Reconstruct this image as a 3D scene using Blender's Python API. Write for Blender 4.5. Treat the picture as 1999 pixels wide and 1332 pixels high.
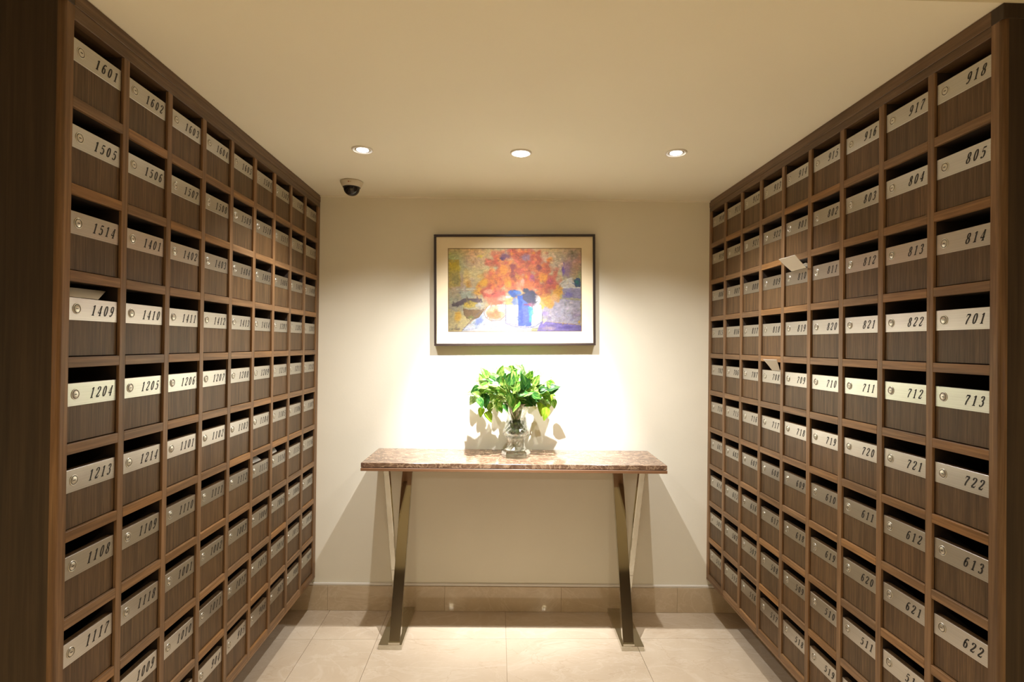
import bpy, bmesh, math, random
from mathutils import Vector, Matrix
random.seed(7)
for o in list(bpy.data.objects): bpy.data.objects.remove(o)
sc = bpy.context.scene
COL = sc.collection
PI = math.pi
# ------------------------------------------------------------------ main dimensions (metres)
CAM_Z = 1.4516
XL, XR = -0.9796, 1.1565          # front faces of the two mailbox cabinets
P, Q = 0.19066, 0.2               # pitch of the compartments along / up
CEIL = 2.2540
WY, WS = 2.9967, -0.01564         # back wall: y = WY + WS*x
WROT = math.atan(WS)
def wall_pt(x, d=0.0, z=0.0):     # point at x, d metres in front of the back wall
    return Vector((x, WY + WS * x - d, z))

# ------------------------------------------------------------------ camera
cam = bpy.data.cameras.new('camera'); cam_o = bpy.data.objects.new('camera', cam); COL.objects.link(cam_o)
cam.sensor_width = 36.0; cam.lens = 1068.0 / 1999 * 36.0; cam.clip_start = 0.02
R = [[0.9996053, 0.0254240, -0.0119543], [-0.0255030, 0.9996537, -0.0064983], [0.0117849, 0.0068006, 0.9999074]]
m = Matrix.Identity(4)
for i in range(3):
    m[i][0] = R[i][0]; m[i][1] = R[i][2]; m[i][2] = -R[i][1]
m[0][3], m[1][3], m[2][3] = 0, 0, CAM_Z
cam_o.matrix_world = m
sc.camera = cam_o
# ------------------------------------------------------------------ world and exposure
w = bpy.data.worlds.new('world'); sc.world = w; w.use_nodes = True
w.node_tree.nodes['Background'].inputs[0].default_value = (1, .8, .55, 1)
w.node_tree.nodes['Background'].inputs[1].default_value = 0.02
sc.view_settings.view_transform = 'Standard'; sc.view_settings.look = 'None'
sc.view_settings.gamma = 1.0; sc.view_settings.use_curve_mapping = False
sc.view_settings.exposure = 0.06
sc.cycles.blur_glossy = 0.0
# ------------------------------------------------------------------ lamps (each sits in the downlight built further down)
def spot(name, loc, target, energy, angle, blend, color, size):
    l = bpy.data.lights.new(name, 'SPOT'); l.energy = energy; l.spot_size = math.radians(angle); l.spot_blend = blend
    l.color = color; l.shadow_soft_size = size
    o = bpy.data.objects.new(name, l); COL.objects.link(o); o.location = loc
    o.rotation_euler = (Vector(target) - Vector(loc)).to_track_quat('-Z', 'Y').to_euler()
    return o
NEUT = (1.0, 0.98, 0.95); WARM = (1.0, 0.83, 0.48)
LX = (-0.571, 0.086, 0.726); LY = (2.278, 2.276, 2.238)
spot('downlight_beam', (LX[0], LY[0], CEIL - .02), (LX[0], LY[0] + .12, 0), 64, 124, 1.0, NEUT, .011)
spot('downlight_beam', (LX[2], LY[2], CEIL - .02), (LX[2], LY[2] + .15, 0), 64, 124, 1.0, NEUT, .011)
spot('downlight_beam', (LX[1], LY[1], CEIL - .02), (LX[1], LY[1] + .12, 0), 50, 128, 1.0, NEUT, .011)
spot('accent_beam', (LX[1], LY[1], CEIL - .02), (0.09, WY, 0.99), 320, 58, 1.0, (.99, .99, 1), .011)
spot('accent_beam', (LX[1], LY[1], CEIL - .02), (0.09, WY, 1.02), 75, 90, 1.0, (.99, .99, 1), .011)
for x in (-.76, .54):
    spot('corridor_beam', (x, -1.75, CEIL - .02), (x, -1.75, 0), 270, 150, 1.0, WARM, .03)

# ------------------------------------------------------------------ mesh helpers
def box(bm, x0, x1, y0, y1, z0, z1, mi=0, bev=0):
    vs = [bm.verts.new((x, y, z)) for x in (x0, x1) for y in (y0, y1) for z in (z0, z1)]
    fs = []
    for q in ((0, 1, 3, 2), (4, 6, 7, 5), (0, 4, 5, 1), (2, 3, 7, 6), (0, 2, 6, 4), (1, 5, 7, 3)):
        f = bm.faces.new([vs[i] for i in q]); f.material_index = mi; fs.append(f)
    if bev:
        bm.normal_update()
        es = list({e for f in fs for e in f.edges})
        r = bmesh.ops.bevel(bm, geom=es, offset=bev, segments=1, affect='EDGES', profile=.5)
        for f in r['faces']: f.material_index = mi
    return vs
def lathe(bm, prof, n=32, mi=0, axis='z', center=(0, 0, 0), smooth=True, rfun=None):
    rings = []
    for (r, h) in prof:
        ring = []
        for k in range(n):
            a = 2 * PI * k / n
            rr = r if rfun is None else rfun(r, h, k)
            c, s = rr * math.cos(a), rr * math.sin(a)
            p = (c, s, h) if axis == 'z' else (c, -h, s)      # axis y: h grows towards -y
            ring.append(bm.verts.new((p[0] + center[0], p[1] + center[1], p[2] + center[2])))
        rings.append(ring)
    for a, b in zip(rings, rings[1:]):
        for k in range(n):
            f = bm.faces.new((a[k], a[(k + 1) % n], b[(k + 1) % n], b[k])); f.material_index = mi; f.smooth = smooth
    for ring, flip in ((rings[0], True), (rings[-1], False)):
        f = bm.faces.new(ring[::-1] if flip else ring); f.material_index = mi
    return rings
def tube(bm, pts, r, n=6, mi=0):
    pts = [Vector(p) for p in pts]; prev = None; rings = []
    for i, p in enumerate(pts):
        d = (pts[min(i + 1, len(pts) - 1)] - pts[max(i - 1, 0)]).normalized()
        u = d.orthogonal().normalized() if prev is None else (prev - d * prev.dot(d)).normalized()
        prev = u; v = d.cross(u)
        rr = r if not callable(r) else r(i / (len(pts) - 1))
        rings.append([bm.verts.new(p + (u * math.cos(2 * PI * k / n) + v * math.sin(2 * PI * k / n)) * rr) for k in range(n)])
    for a, b in zip(rings, rings[1:]):
        for k in range(n):
            f = bm.faces.new((a[k], a[(k + 1) % n], b[(k + 1) % n], b[k])); f.smooth = True; f.material_index = mi
    bm.faces.new(rings[0][::-1]); bm.faces.new(rings[-1])
def mesh(name, bm, mats):
    bm.normal_update()
    bmesh.ops.recalc_face_normals(bm, faces=bm.faces[:])
    me = bpy.data.meshes.new(name); bm.to_mesh(me); bm.free()
    for mt in (mats if isinstance(mats, (list, tuple)) else [mats]): me.materials.append(mt)
    return me
def link(name, me, parent=None, loc=(0, 0, 0), rotz=0, label=None, cat=None, group=None, kind=None):
    o = bpy.data.objects.new(name, me); COL.objects.link(o); o.location = loc; o.rotation_euler = (0, 0, rotz)
    if parent: o.parent = parent
    if label: o['label'] = label
    if cat: o['category'] = cat
    if group: o['group'] = group
    if kind: o['kind'] = kind
    return o
def obj(name, bm, mats, parent=None, **k): return link(name, mesh(name, bm, mats), parent, **k)
def thing(name, label, cat, loc=(0, 0, 0), rotz=0, group=None): return link(name, None, None, loc, rotz, label, cat, group)

# ------------------------------------------------------------------ material helpers
def newmat(name):
    mt = bpy.data.materials.new(name); mt.use_nodes = True
    nt = mt.node_tree; return mt, nt, nt.nodes, nt.links, nt.nodes['Principled BSDF']
def N(nodes, typ, **kw):
    n = nodes.new(typ)
    for k, v in kw.items():
        if k in n.inputs: n.inputs[k].default_value = v
        else: setattr(n, k, v)
    return n
def ramp(nodes, stops, interp='LINEAR'):
    r = nodes.new('ShaderNodeValToRGB'); cr = r.color_ramp; cr.interpolation = interp
    while len(cr.elements) < len(stops): cr.elements.new(.5)
    for e, (p, c) in zip(cr.elements, stops): e.position = p; e.color = (*c, 1)
    return r
def mixc(nodes, links, fac, a, b, mode='MIX'):
    n = nodes.new('ShaderNodeMix'); n.data_type = 'RGBA'; n.blend_type = mode
    for sock, v in ((n.inputs[0], fac), (n.inputs[6], a), (n.inputs[7], b)):
        if hasattr(v, 'links'): links.new(v, sock)
        elif isinstance(v, (int, float)): sock.default_value = v
        else: sock.default_value = (*v, 1)
    return n.outputs[2]
def plain(name, col, rough=.5, metal=0, **kw):
    mt, nt, ns, ls, b = newmat(name)
    b.inputs['Base Color'].default_value = (*col, 1); b.inputs['Roughness'].default_value = rough; b.inputs['Metallic'].default_value = metal
    for k, v in kw.items(): b.inputs[k].default_value = v
    return mt
def bump(ns, ls, b, height, strength, dist=.001):
    bp = ns.new('ShaderNodeBump'); bp.inputs['Strength'].default_value = strength; bp.inputs['Distance'].default_value = dist
    ls.new(height, bp.inputs['Height']); ls.new(bp.outputs[0], b.inputs['Normal'])
def wood(name, scale, dark, mid, light, alt, rough=.5, altamt=.6):
    """straight-grained walnut; scale stretches the grain along one local axis"""
    mt, nt, ns, ls, b = newmat(name)
    tc = ns.new('ShaderNodeTexCoord'); oi = ns.new('ShaderNodeObjectInfo')
    off = ns.new('ShaderNodeVectorMath'); off.operation = 'MULTIPLY_ADD'
    cmb = ns.new('ShaderNodeCombineXYZ'); 
    for i in range(3): ls.new(oi.outputs['Random'], cmb.inputs[i])
    off.inputs[1].default_value = (3.7, 9.1, 5.3)
    ls.new(cmb.outputs[0], off.inputs[0]); ls.new(tc.outputs['Object'], off.inputs[2])
    mp = ns.new('ShaderNodeMapping'); mp.inputs['Scale'].default_value = scale; ls.new(off.outputs[0], mp.inputs[0])
    n1 = N(ns, 'ShaderNodeTexNoise', Scale=1.0, Detail=6.0, Roughness=.6, Distortion=.4); ls.new(mp.outputs[0], n1.inputs['Vector'])
    mp2 = ns.new('ShaderNodeMapping'); mp2.inputs['Scale'].default_value = tuple(s * .22 for s in scale); ls.new(off.outputs[0], mp2.inputs[0])
    n2 = N(ns, 'ShaderNodeTexNoise', Scale=1.0, Detail=3.0, Distortion=1.2); ls.new(mp2.outputs[0], n2.inputs['Vector'])
    r1 = ramp(ns, [(.3, dark), (.5, mid), (.7, light)]); ls.new(n1.outputs[0], r1.inputs[0])
    r2 = ramp(ns, [(.35, (.72, .72, .72)), (.65, (1.2, 1.2, 1.2))]); ls.new(n2.outputs[0], r2.inputs[0])
    c = mixc(ns, ls, 1.0, r1.outputs[0], r2.outputs[0], 'MULTIPLY')
    r3 = ramp(ns, [(.25, (0, 0, 0)), (.9, (1, 1, 1))]); ls.new(oi.outputs['Random'], r3.inputs[0])
    fm = ns.new('ShaderNodeMath'); fm.operation = 'MULTIPLY'; fm.inputs[1].default_value = altamt; ls.new(r3.outputs[0], fm.inputs[0])
    c2 = mixc(ns, ls, 1.0, c, alt, 'MULTIPLY')
    c3 = mixc(ns, ls, fm.outputs[0], c, c2)
    ls.new(c3, b.inputs['Base Color']); b.inputs['Roughness'].default_value = rough
    b.inputs['Specular IOR Level'].default_value = .35
    bump(ns, ls, b, n1.outputs[0], .25, .0006)
    return mt
D, M_, L = (.078, .044, .023), (.105, .060, .033), (.165, .098, .055)
wood_door = wood('walnut_vertical', (330, 330, 11), (.070, .039, .0175), (.102, .060, .028), (.140, .085, .041), (1.2, 1.06, .88), .45)
wood_vert = wood('walnut_stile', (150, 150, 5), (.140, .077, .036), (.195, .110, .053), (.258, .152, .076), (1.2, 1.08, .88), .42)
wood_horz = wood('walnut_rail', (6, 150, 150), (.140, .077, .036), (.197, .111, .053), (.268, .158, .078), (1.35, 1.18, .85), .42, .9)
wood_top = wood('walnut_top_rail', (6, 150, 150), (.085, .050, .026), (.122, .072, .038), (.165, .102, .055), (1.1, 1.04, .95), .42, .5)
wood_end = wood('walnut_end_panel_shade', (90, 90, 3), (.028, .016, .008), (.039, .023, .012), (.054, .033, .018), (1, 1, 1), .5)  # walnut darkened in colour to imitate the unlit end face
wood_in = plain('box_interior_shade', (.028, .016, .009), .7)  # near-black colour stands in for the shade inside the slots

def steel(name, col, rough, streak=(3, 3, 900)):
    mt, nt, ns, ls, b = newmat(name)
    tc = ns.new('ShaderNodeTexCoord'); mp = ns.new('ShaderNodeMapping'); mp.inputs['Scale'].default_value = streak
    ls.new(tc.outputs['Object'], mp.inputs[0])
    n = N(ns, 'ShaderNodeTexNoise', Scale=1.0, Detail=3.0); ls.new(mp.outputs[0], n.inputs['Vector'])
    r = ramp(ns, [(.3, tuple(c * .86 for c in col)), (.7, tuple(min(1, c * 1.1) for c in col))]); ls.new(n.outputs[0], r.inputs[0])
    ls.new(r.outputs[0], b.inputs['Base Color']); b.inputs['Metallic'].default_value = 1; b.inputs['Roughness'].default_value = rough
    return mt
m_plate = steel('brushed_steel', (.56, .54, .50), .33)
m_chrome = plain('polished_chrome', (.60, .585, .51), .06, 1)
m_reflector = plain('lamp_reflector', (.78, .76, .72), .15, 1)
m_nickel = plain('lock_nickel', (.66, .63, .56), .36, 1)
m_black = plain('engraved_black', (.012, .010, .009), .5)
m_groove = plain('lock_groove', (.035, .028, .02), .5)
m_paper = plain('white_paper', (.78, .75, .69), .7)

def plaster(name, col, var=.03):
    mt, nt, ns, ls, b = newmat(name)
    tc = ns.new('ShaderNodeTexCoord')
    n = N(ns, 'ShaderNodeTexNoise', Scale=2.2, Detail=4.0); ls.new(tc.outputs['Object'], n.inputs['Vector'])
    r = ramp(ns, [(.3, tuple(c * (1 - var) for c in col)), (.7, tuple(min(1, c * (1 + var)) for c in col))]); ls.new(n.outputs[0], r.inputs[0])
    ls.new(r.outputs[0], b.inputs['Base Color']); b.inputs['Roughness'].default_value = .75
    n2 = N(ns, 'ShaderNodeTexNoise', Scale=90.0, Detail=4.0); ls.new(tc.outputs['Object'], n2.inputs['Vector'])
    bump(ns, ls, b, n2.outputs[0], .12, .002)
    return mt
m_wall = plaster('cream_plaster', (.81, .765, .635))
m_ceil = plaster('ceiling_paint', (.86, .82, .69), .01)
m_ceil2 = plaster('corridor_ceiling_darkened', (.46, .42, .34), .01)  # unseen corridor ceiling, colour darkened so the chrome legs mirror less light
m_dark = plaster('darkened_corridor_wall', (.09, .065, .045), .05)  # unseen front wall coloured dark so the chrome legs reflect darkness
m_trimw = plaster('white_sealant', (.78, .74, .68), .01)

def marble(name, a, bcol, vein, rough, scale=1.0, veinw=.035, dark=None, st1=.32, coat=.8):
    mt, nt, ns, ls, b = newmat(name)
    tc = ns.new('ShaderNodeTexCoord'); oi = ns.new('ShaderNodeObjectInfo')
    cmb = ns.new('ShaderNodeCombineXYZ')
    for i in range(3): ls.new(oi.outputs['Random'], cmb.inputs[i])
    off = ns.new('ShaderNodeVectorMath'); off.operation = 'MULTIPLY_ADD'; off.inputs[1].default_value = (17, 31, 7)
    ls.new(cmb.outputs[0], off.inputs[0]); ls.new(tc.outputs['Object'], off.inputs[2])
    v = off.outputs[0]
    n1 = N(ns, 'ShaderNodeTexNoise', Scale=3.5 * scale, Detail=6.0, Roughness=.6, Distortion=.8); ls.new(v, n1.inputs['Vector'])
    r1 = ramp(ns, [(.3, a), (.7, bcol)]); ls.new(n1.outputs[0], r1.inputs[0])
    # thin veins: ridges of distorted noise
    out = r1.outputs[0]
    for sc_, wd, cc, st in ((2.2, veinw, vein, st1), (5.0, veinw * .6, vein, st1 * .65)) + (((1.3, .005, dark, .3),) if dark else ()):
        n = N(ns, 'ShaderNodeTexNoise', Scale=sc_ * scale, Detail=5.0, Roughness=.55, Distortion=1.6)
        mpv = ns.new('ShaderNodeMapping'); mpv.inputs['Rotation'].default_value = (.4, .3, .7 * sc_); mpv.inputs['Scale'].default_value = (1, 1.9, 1.3)
        ls.new(v, mpv.inputs[0]); ls.new(mpv.outputs[0], n.inputs['Vector'])
        s = ns.new('ShaderNodeMath'); s.operation = 'SUBTRACT'; s.inputs[1].default_value = .5; ls.new(n.outputs[0], s.inputs[0])
        ab = ns.new('ShaderNodeMath'); ab.operation = 'ABSOLUTE'; ls.new(s.outputs[0], ab.inputs[0])
        rr = ramp(ns, [(0, (st, st, st)), (wd, (0, 0, 0))]); ls.new(ab.outputs[0], rr.inputs[0])
        out = mixc(ns, ls, rr.outputs[0], out, cc)
    ls.new(out, b.inputs['Base Color']); b.inputs['Roughness'].default_value = rough * (3 if coat else 1)
    if coat: b.inputs['Specular IOR Level'].default_value = .04
    b.inputs['Coat Weight'].default_value = coat; b.inputs['Coat Roughness'].default_value = .012
    return mt
m_tile = marble('cream_marble', (.54, .43, .31), (.62, .515, .39), (.70, .61, .49), .055, .8, .03, (.40, .28, .17))
m_base = marble('beige_marble', (.50, .39, .26), (.60, .48, .33), (.70, .59, .44), .055, 1.6, .03)
m_grout = plain('grout', (.40, .31, .21), .8)
m_emp = marble('dark_brown_marble', (.075, .036, .022), (.22, .125, .08), (.48, .33, .21), .11, 5.0, .042, None, .75, 0)
m_board = plain('brown_board', (.26, .13, .062), .4)
m_frame = plain('dark_bronze_frame', (.035, .022, .018), .35)
m_mat = plain('cream_mat_board', (.90, .77, .54), .8)
m_liner = plain('ochre_liner', (.22, .12, .035), .5)

# ------------------------------------------------------------------ the room
def struct(name, bm, mt, **k): return obj(name, bm, mt, kind='structure', **k)
SL, SR = XL - .36, XR + .36                     # side walls behind the cabinets
TW = 0.6335                                     # floor tile
bm = bmesh.new(); box(bm, -2.8, 3.0, -2.8, 3.3, -.12, -.004); floor = struct('floor', bm, m_grout)
def tile_mesh(wd, dp):
    b_ = bmesh.new(); box(b_, .0009, wd - .0009, .0009, dp - .0009, -.012, 0, 0, .0006); return mesh('floor_tile', b_, m_tile)
tm = tile_mesh(TW, TW); th = tile_mesh(TW / 2, TW); tb = tile_mesh(TW, .36); tbh = tile_mesh(TW / 2, .36)
ytile = 2.7075                                  # joint in front of the wall
for r_ in range(-1, 5):
    for c_ in range(-3, 4):
        x0 = .0567 + c_ * TW; y0 = ytile - (r_ + 1) * TW
        full, half = (tm, th) if r_ >= 0 else (tb, tbh)
        if r_ < 0: y0 = ytile
        if c_ == -2:
            link('floor_tile', half, floor, (x0, y0, 0)); link('floor_tile', half, floor, (x0 + TW / 2, y0, 0))
        else: link('floor_tile', full, floor, (x0, y0, 0))
bm = bmesh.new(); box(bm, -2.8, 3.0, -2.8, -.46, -.004, 0); box(bm, -2.8, -1.845, -.46, 1.2, -.004, 0); box(bm, 2.6, 3.0, -.46, 1.2, -.004, 0)
obj('corridor_paving', bm, m_tile, floor)
bm = bmesh.new(); box(bm, -2.8, 3.0, 1.228, 3.3, CEIL, CEIL + .1); struct('ceiling', bm, m_ceil)
bm = bmesh.new(); box(bm, -2.8, 3.0, -2.8, 1.228, CEIL + .012, CEIL + .1); struct('ceiling', bm, m_ceil2)
bm = bmesh.new(); box(bm, -2.6, 2.8, 0, .12, -.1, CEIL); struct('wall_back', bm, m_wall, loc=(0, WY, 0), rotz=WROT)
bm = bmesh.new(); box(bm, SL - .1, SL, 1.25, 3.05, -.05, CEIL); struct('wall_left', bm, m_wall)
bm = bmesh.new(); box(bm, SR, SR + .1, 1.25, 3.0, -.05, CEIL); struct('wall_right', bm, m_wall)
bm = bmesh.new(); box(bm, -2.8, SL - .001, 1.25, 1.35, -.05, CEIL); struct('wall_left', bm, m_wall)
bm = bmesh.new(); box(bm, SR + .001, 3.0, 1.25, 1.35, -.05, CEIL); struct('wall_right', bm, m_wall)
bm = bmesh.new(); box(bm, -2.8, -2.7, -2.8, 1.25, -.05, CEIL + .05); struct('wall_left', bm, m_wall)
bm = bmesh.new(); box(bm, 2.9, 3.0, -2.8, 1.25, -.05, CEIL + .05); struct('wall_right', bm, m_wall)
bm = bmesh.new(); box(bm, -2.8, 3.0, -2.9, -2.8, -.05, CEIL + .05); struct('wall_front', bm, m_dark)
# marble skirting along the back wall: one slab per piece
BH = .134
bm = bmesh.new(); box(bm, -1.33, 1.50, -.004, 0, 0, BH); bb = struct('baseboard_back', bm, m_grout, loc=(0, WY, 0), rotz=WROT)
for k in range(-3, 3):
    x0 = -.273 + k * .6335 * 1.0; x1 = x0 + .6335
    x0, x1 = max(x0, -1.33), min(x1, 1.5)
    bm = bmesh.new(); box(bm, 0, x1 - x0 - .0009, -.014, -.004, 0.0005, BH, 0, .0008)
    obj('skirting_slab', bm, m_base, bb, loc=(x0, 0, 0))
bm = bmesh.new(); box(bm, -1.33, 1.50, -.010, 0, BH, BH + .014, 0, .003); struct('trim_1', bm, m_trimw, loc=(0, WY, 0), rotz=WROT)
bm = bmesh.new(); box(bm, -1.33, 1.50, -.012, 0, CEIL - .008, CEIL); struct('trim_2', bm, m_ceil, loc=(0, WY, 0), rotz=WROT)

# ------------------------------------------------------------------ engraved numerals: bold slanted serif strokes
def cr(pts, closed=False, n=6):
    out = []; m_ = len(pts)
    rng = range(m_ if closed else m_ - 1)
    for i in rng:
        g = (lambda k: pts[k % m_]) if closed else (lambda k: pts[max(0, min(m_ - 1, k))])
        p0, p1, p2, p3 = g(i - 1), g(i), g(i + 1), g(i + 2)
        for j in range(n):
            t = j / n
            out.append(tuple(.5 * (2 * p1[a] + (-p0[a] + p2[a]) * t + (2 * p0[a] - 5 * p1[a] + 4 * p2[a] - p3[a]) * t * t + (-p0[a] + 3 * p1[a] - 3 * p2[a] + p3[a]) * t ** 3) for a in (0, 1)))
    if not closed: out.append(pts[-1])
    return out
def ell(cx, cy, rx, ry): return [(cx + rx * math.cos(2 * PI * k / 16), cy + ry * math.sin(2 * PI * k / 16)) for k in range(16)]
TH, TN = .212, .078
six = [(.52, .86), (.43, .96), (.30, .92), (.17, .70), (.13, .40), (.17, .14), (.31, .04), (.45, .12), (.49, .32), (.42, .52), (.28, .57), (.15, .44)]
nine = [(.62 - x, 1 - y) for x, y in six]
GLYPH = {
 '0': [('c', ell(.31, .5, .19, .46))],
 '1': [('w', [(.34, .0), (.34, .98)], TH), ('w', [(.34, .95), (.12, .82)], TN * 1.2), ('w', [(.14, .03), (.54, .03)], TN)],
 '2': [('s', [(.12, .72), (.16, .90), (.32, .96), (.49, .86), (.48, .66), (.33, .40), (.10, .10)]), ('w', [(.09, .075), (.52, .075)], .15), ('w', [(.50, .07), (.57, .26)], TN)],
 '3': [('s', [(.12, .78), (.20, .94), (.36, .95), (.46, .78), (.40, .60), (.24, .53)]), ('s', [(.24, .53), (.42, .48), (.50, .28), (.42, .08), (.24, .03), (.10, .16)])],
 '4': [('w', [(.42, .98), (.06, .30)], TN), ('w', [(.05, .29), (.58, .29)], .11), ('w', [(.42, .98), (.42, .0)], TH), ('w', [(.26, .03), (.58, .03)], TN)],
 '5': [('w', [(.20, .95), (.13, .55)], TN), ('w', [(.19, .91), (.55, .91)], .14), ('s', [(.13, .54), (.30, .61), (.46, .50), (.50, .30), (.42, .09), (.24, .03), (.09, .15)])],
 '6': [('s', six)], '9': [('s', nine)],
 '7': [('w', [(.10, .91), (.56, .91)], .15), ('w', [(.12, .93), (.08, .70)], TN), ('s', [(.55, .90), (.38, .56), (.27, .28), (.25, .0)])],
 '8': [('c', ell(.31, .74, .155, .215)), ('c', ell(.31, .265, .195, .235))],
}
def stroke(bm, pts, closed, width, place, mi):
    n = len(pts); L_, R_ = [], []
    for i in range(n):
        a = pts[(i - 1) % n] if closed else pts[max(i - 1, 0)]; b = pts[(i + 1) % n] if closed else pts[min(i + 1, n - 1)]
        dx, dy = b[0] - a[0], b[1] - a[1]; l = math.hypot(dx, dy) or 1; dx, dy = dx / l, dy / l
        wd = width if width else TN + (TH - TN) * abs(dy) ** 1.3
        nx, ny = -dy * wd / 2, dx * wd / 2
        L_.append(bm.verts.new(place(pts[i][0] + nx, pts[i][1] + ny))); R_.append(bm.verts.new(place(pts[i][0] - nx, pts[i][1] - ny)))
    for i in range(n if closed else n - 1):
        j = (i + 1) % n
        try: f = bm.faces.new((L_[i], R_[i], R_[j], L_[j])); f.material_index = mi
        except ValueError: pass
def digits(bm, text, x_end, zc, h, adv, y, mi):
    x0 = x_end - adv * len(text)
    for k, ch in enumerate(text):
        ox = x0 + k * adv
        def place(u, v): return (ox + (u * .82 + .33 * (v - .5) + .0) * h, y, zc + (v - .5) * h)
        for s in GLYPH[ch]:
            if s[0] == 'w': stroke(bm, s[1], False, s[2], place, mi)
            elif s[0] == 's': stroke(bm, cr(s[1]), False, None, place, mi)
            else: stroke(bm, s[1], True, None, place, mi)

# ------------------------------------------------------------------ mailbox cabinets
ST, SH = .0224, .0245            # stile width, shelf thickness
DEP = .30
ROW_L = [[1601,1602,1603,1604,1605,1501,1502,1503,1504],[1505,1506,1507,1508,1509,1510,1511,1512,1513],[1514,1401,1402,1403,1404,1405,1406,1407,1408],
 [1409,1410,1411,1412,1413,1414,1201,1202,1203],[1204,1205,1206,1207,1208,1209,1210,1211,1212],[1213,1214,1101,1102,1103,1104,1105,1106,1107],
 [1108,1109,1110,1111,1112,1113,1114,1115,1116],[1117,1118,1001,1002,1003,1004,1005,1006,1007],[1008,1009,1010,1011,1012,1013,1014,1015,1016],
 [901,902,903,904,905,906,907,908,909]]
ROW_R = [[910,911,912,913,914,915,916,917,918],[919,920,921,922,801,802,803,804,805],[806,807,808,809,810,811,812,813,814],
 [815,816,817,818,819,820,821,822,701],[702,706,707,708,709,710,711,712,713],[714,715,716,717,718,719,720,721,722],
 [601,602,607,608,609,610,611,612,613],[614,615,616,617,618,619,620,621,622],[501,502,507,508,509,510,511,512,513],
 [514,515,516,517,518,519,520,521,522]]
DW = P - ST - .004; DX = (P - DW) / 2               # door width, inset from the pitch line
PLH, OPEN = .053, .037
CELL = Q - SH
DH = CELL - OPEN - .0022                            # door height
REC = .007
bm = bmesh.new(); box(bm, 0, DW, REC, REC + .016, 0, DH, 0, .0006); door_me = mesh('mailbox_door', bm, wood_door)
bm = bmesh.new()
lathe(bm, [(.0126, 0), (.0126, .0008), (.0120, .0014), (.0108, .0014), (.0104, .0006)], 28, 0, 'y')
lathe(bm, [(.0106, .0004), (.0106, .0009), (.0088, .0009)], 28, 1, 'y')
lathe(bm, [(.0088, .0008), (.0088, .0013), (.0085, .0015), (.001, .0015)], 28, 0, 'y')
box(bm, -.0034, .0034, -.0018, -.0013, -.0010, .0010, 1)
lock_me = mesh('lock', bm, [m_nickel, m_groove])
bm = bmesh.new(); box(bm, 0, P - ST, 0, .010, -SH / 2, SH / 2, 0, .0008); box(bm, 0, P - ST, .010, DEP, -SH / 2 + .001, SH / 2 - .001, 1); shelf_me = mesh('shelf', bm, [wood_horz, wood_in])

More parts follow.
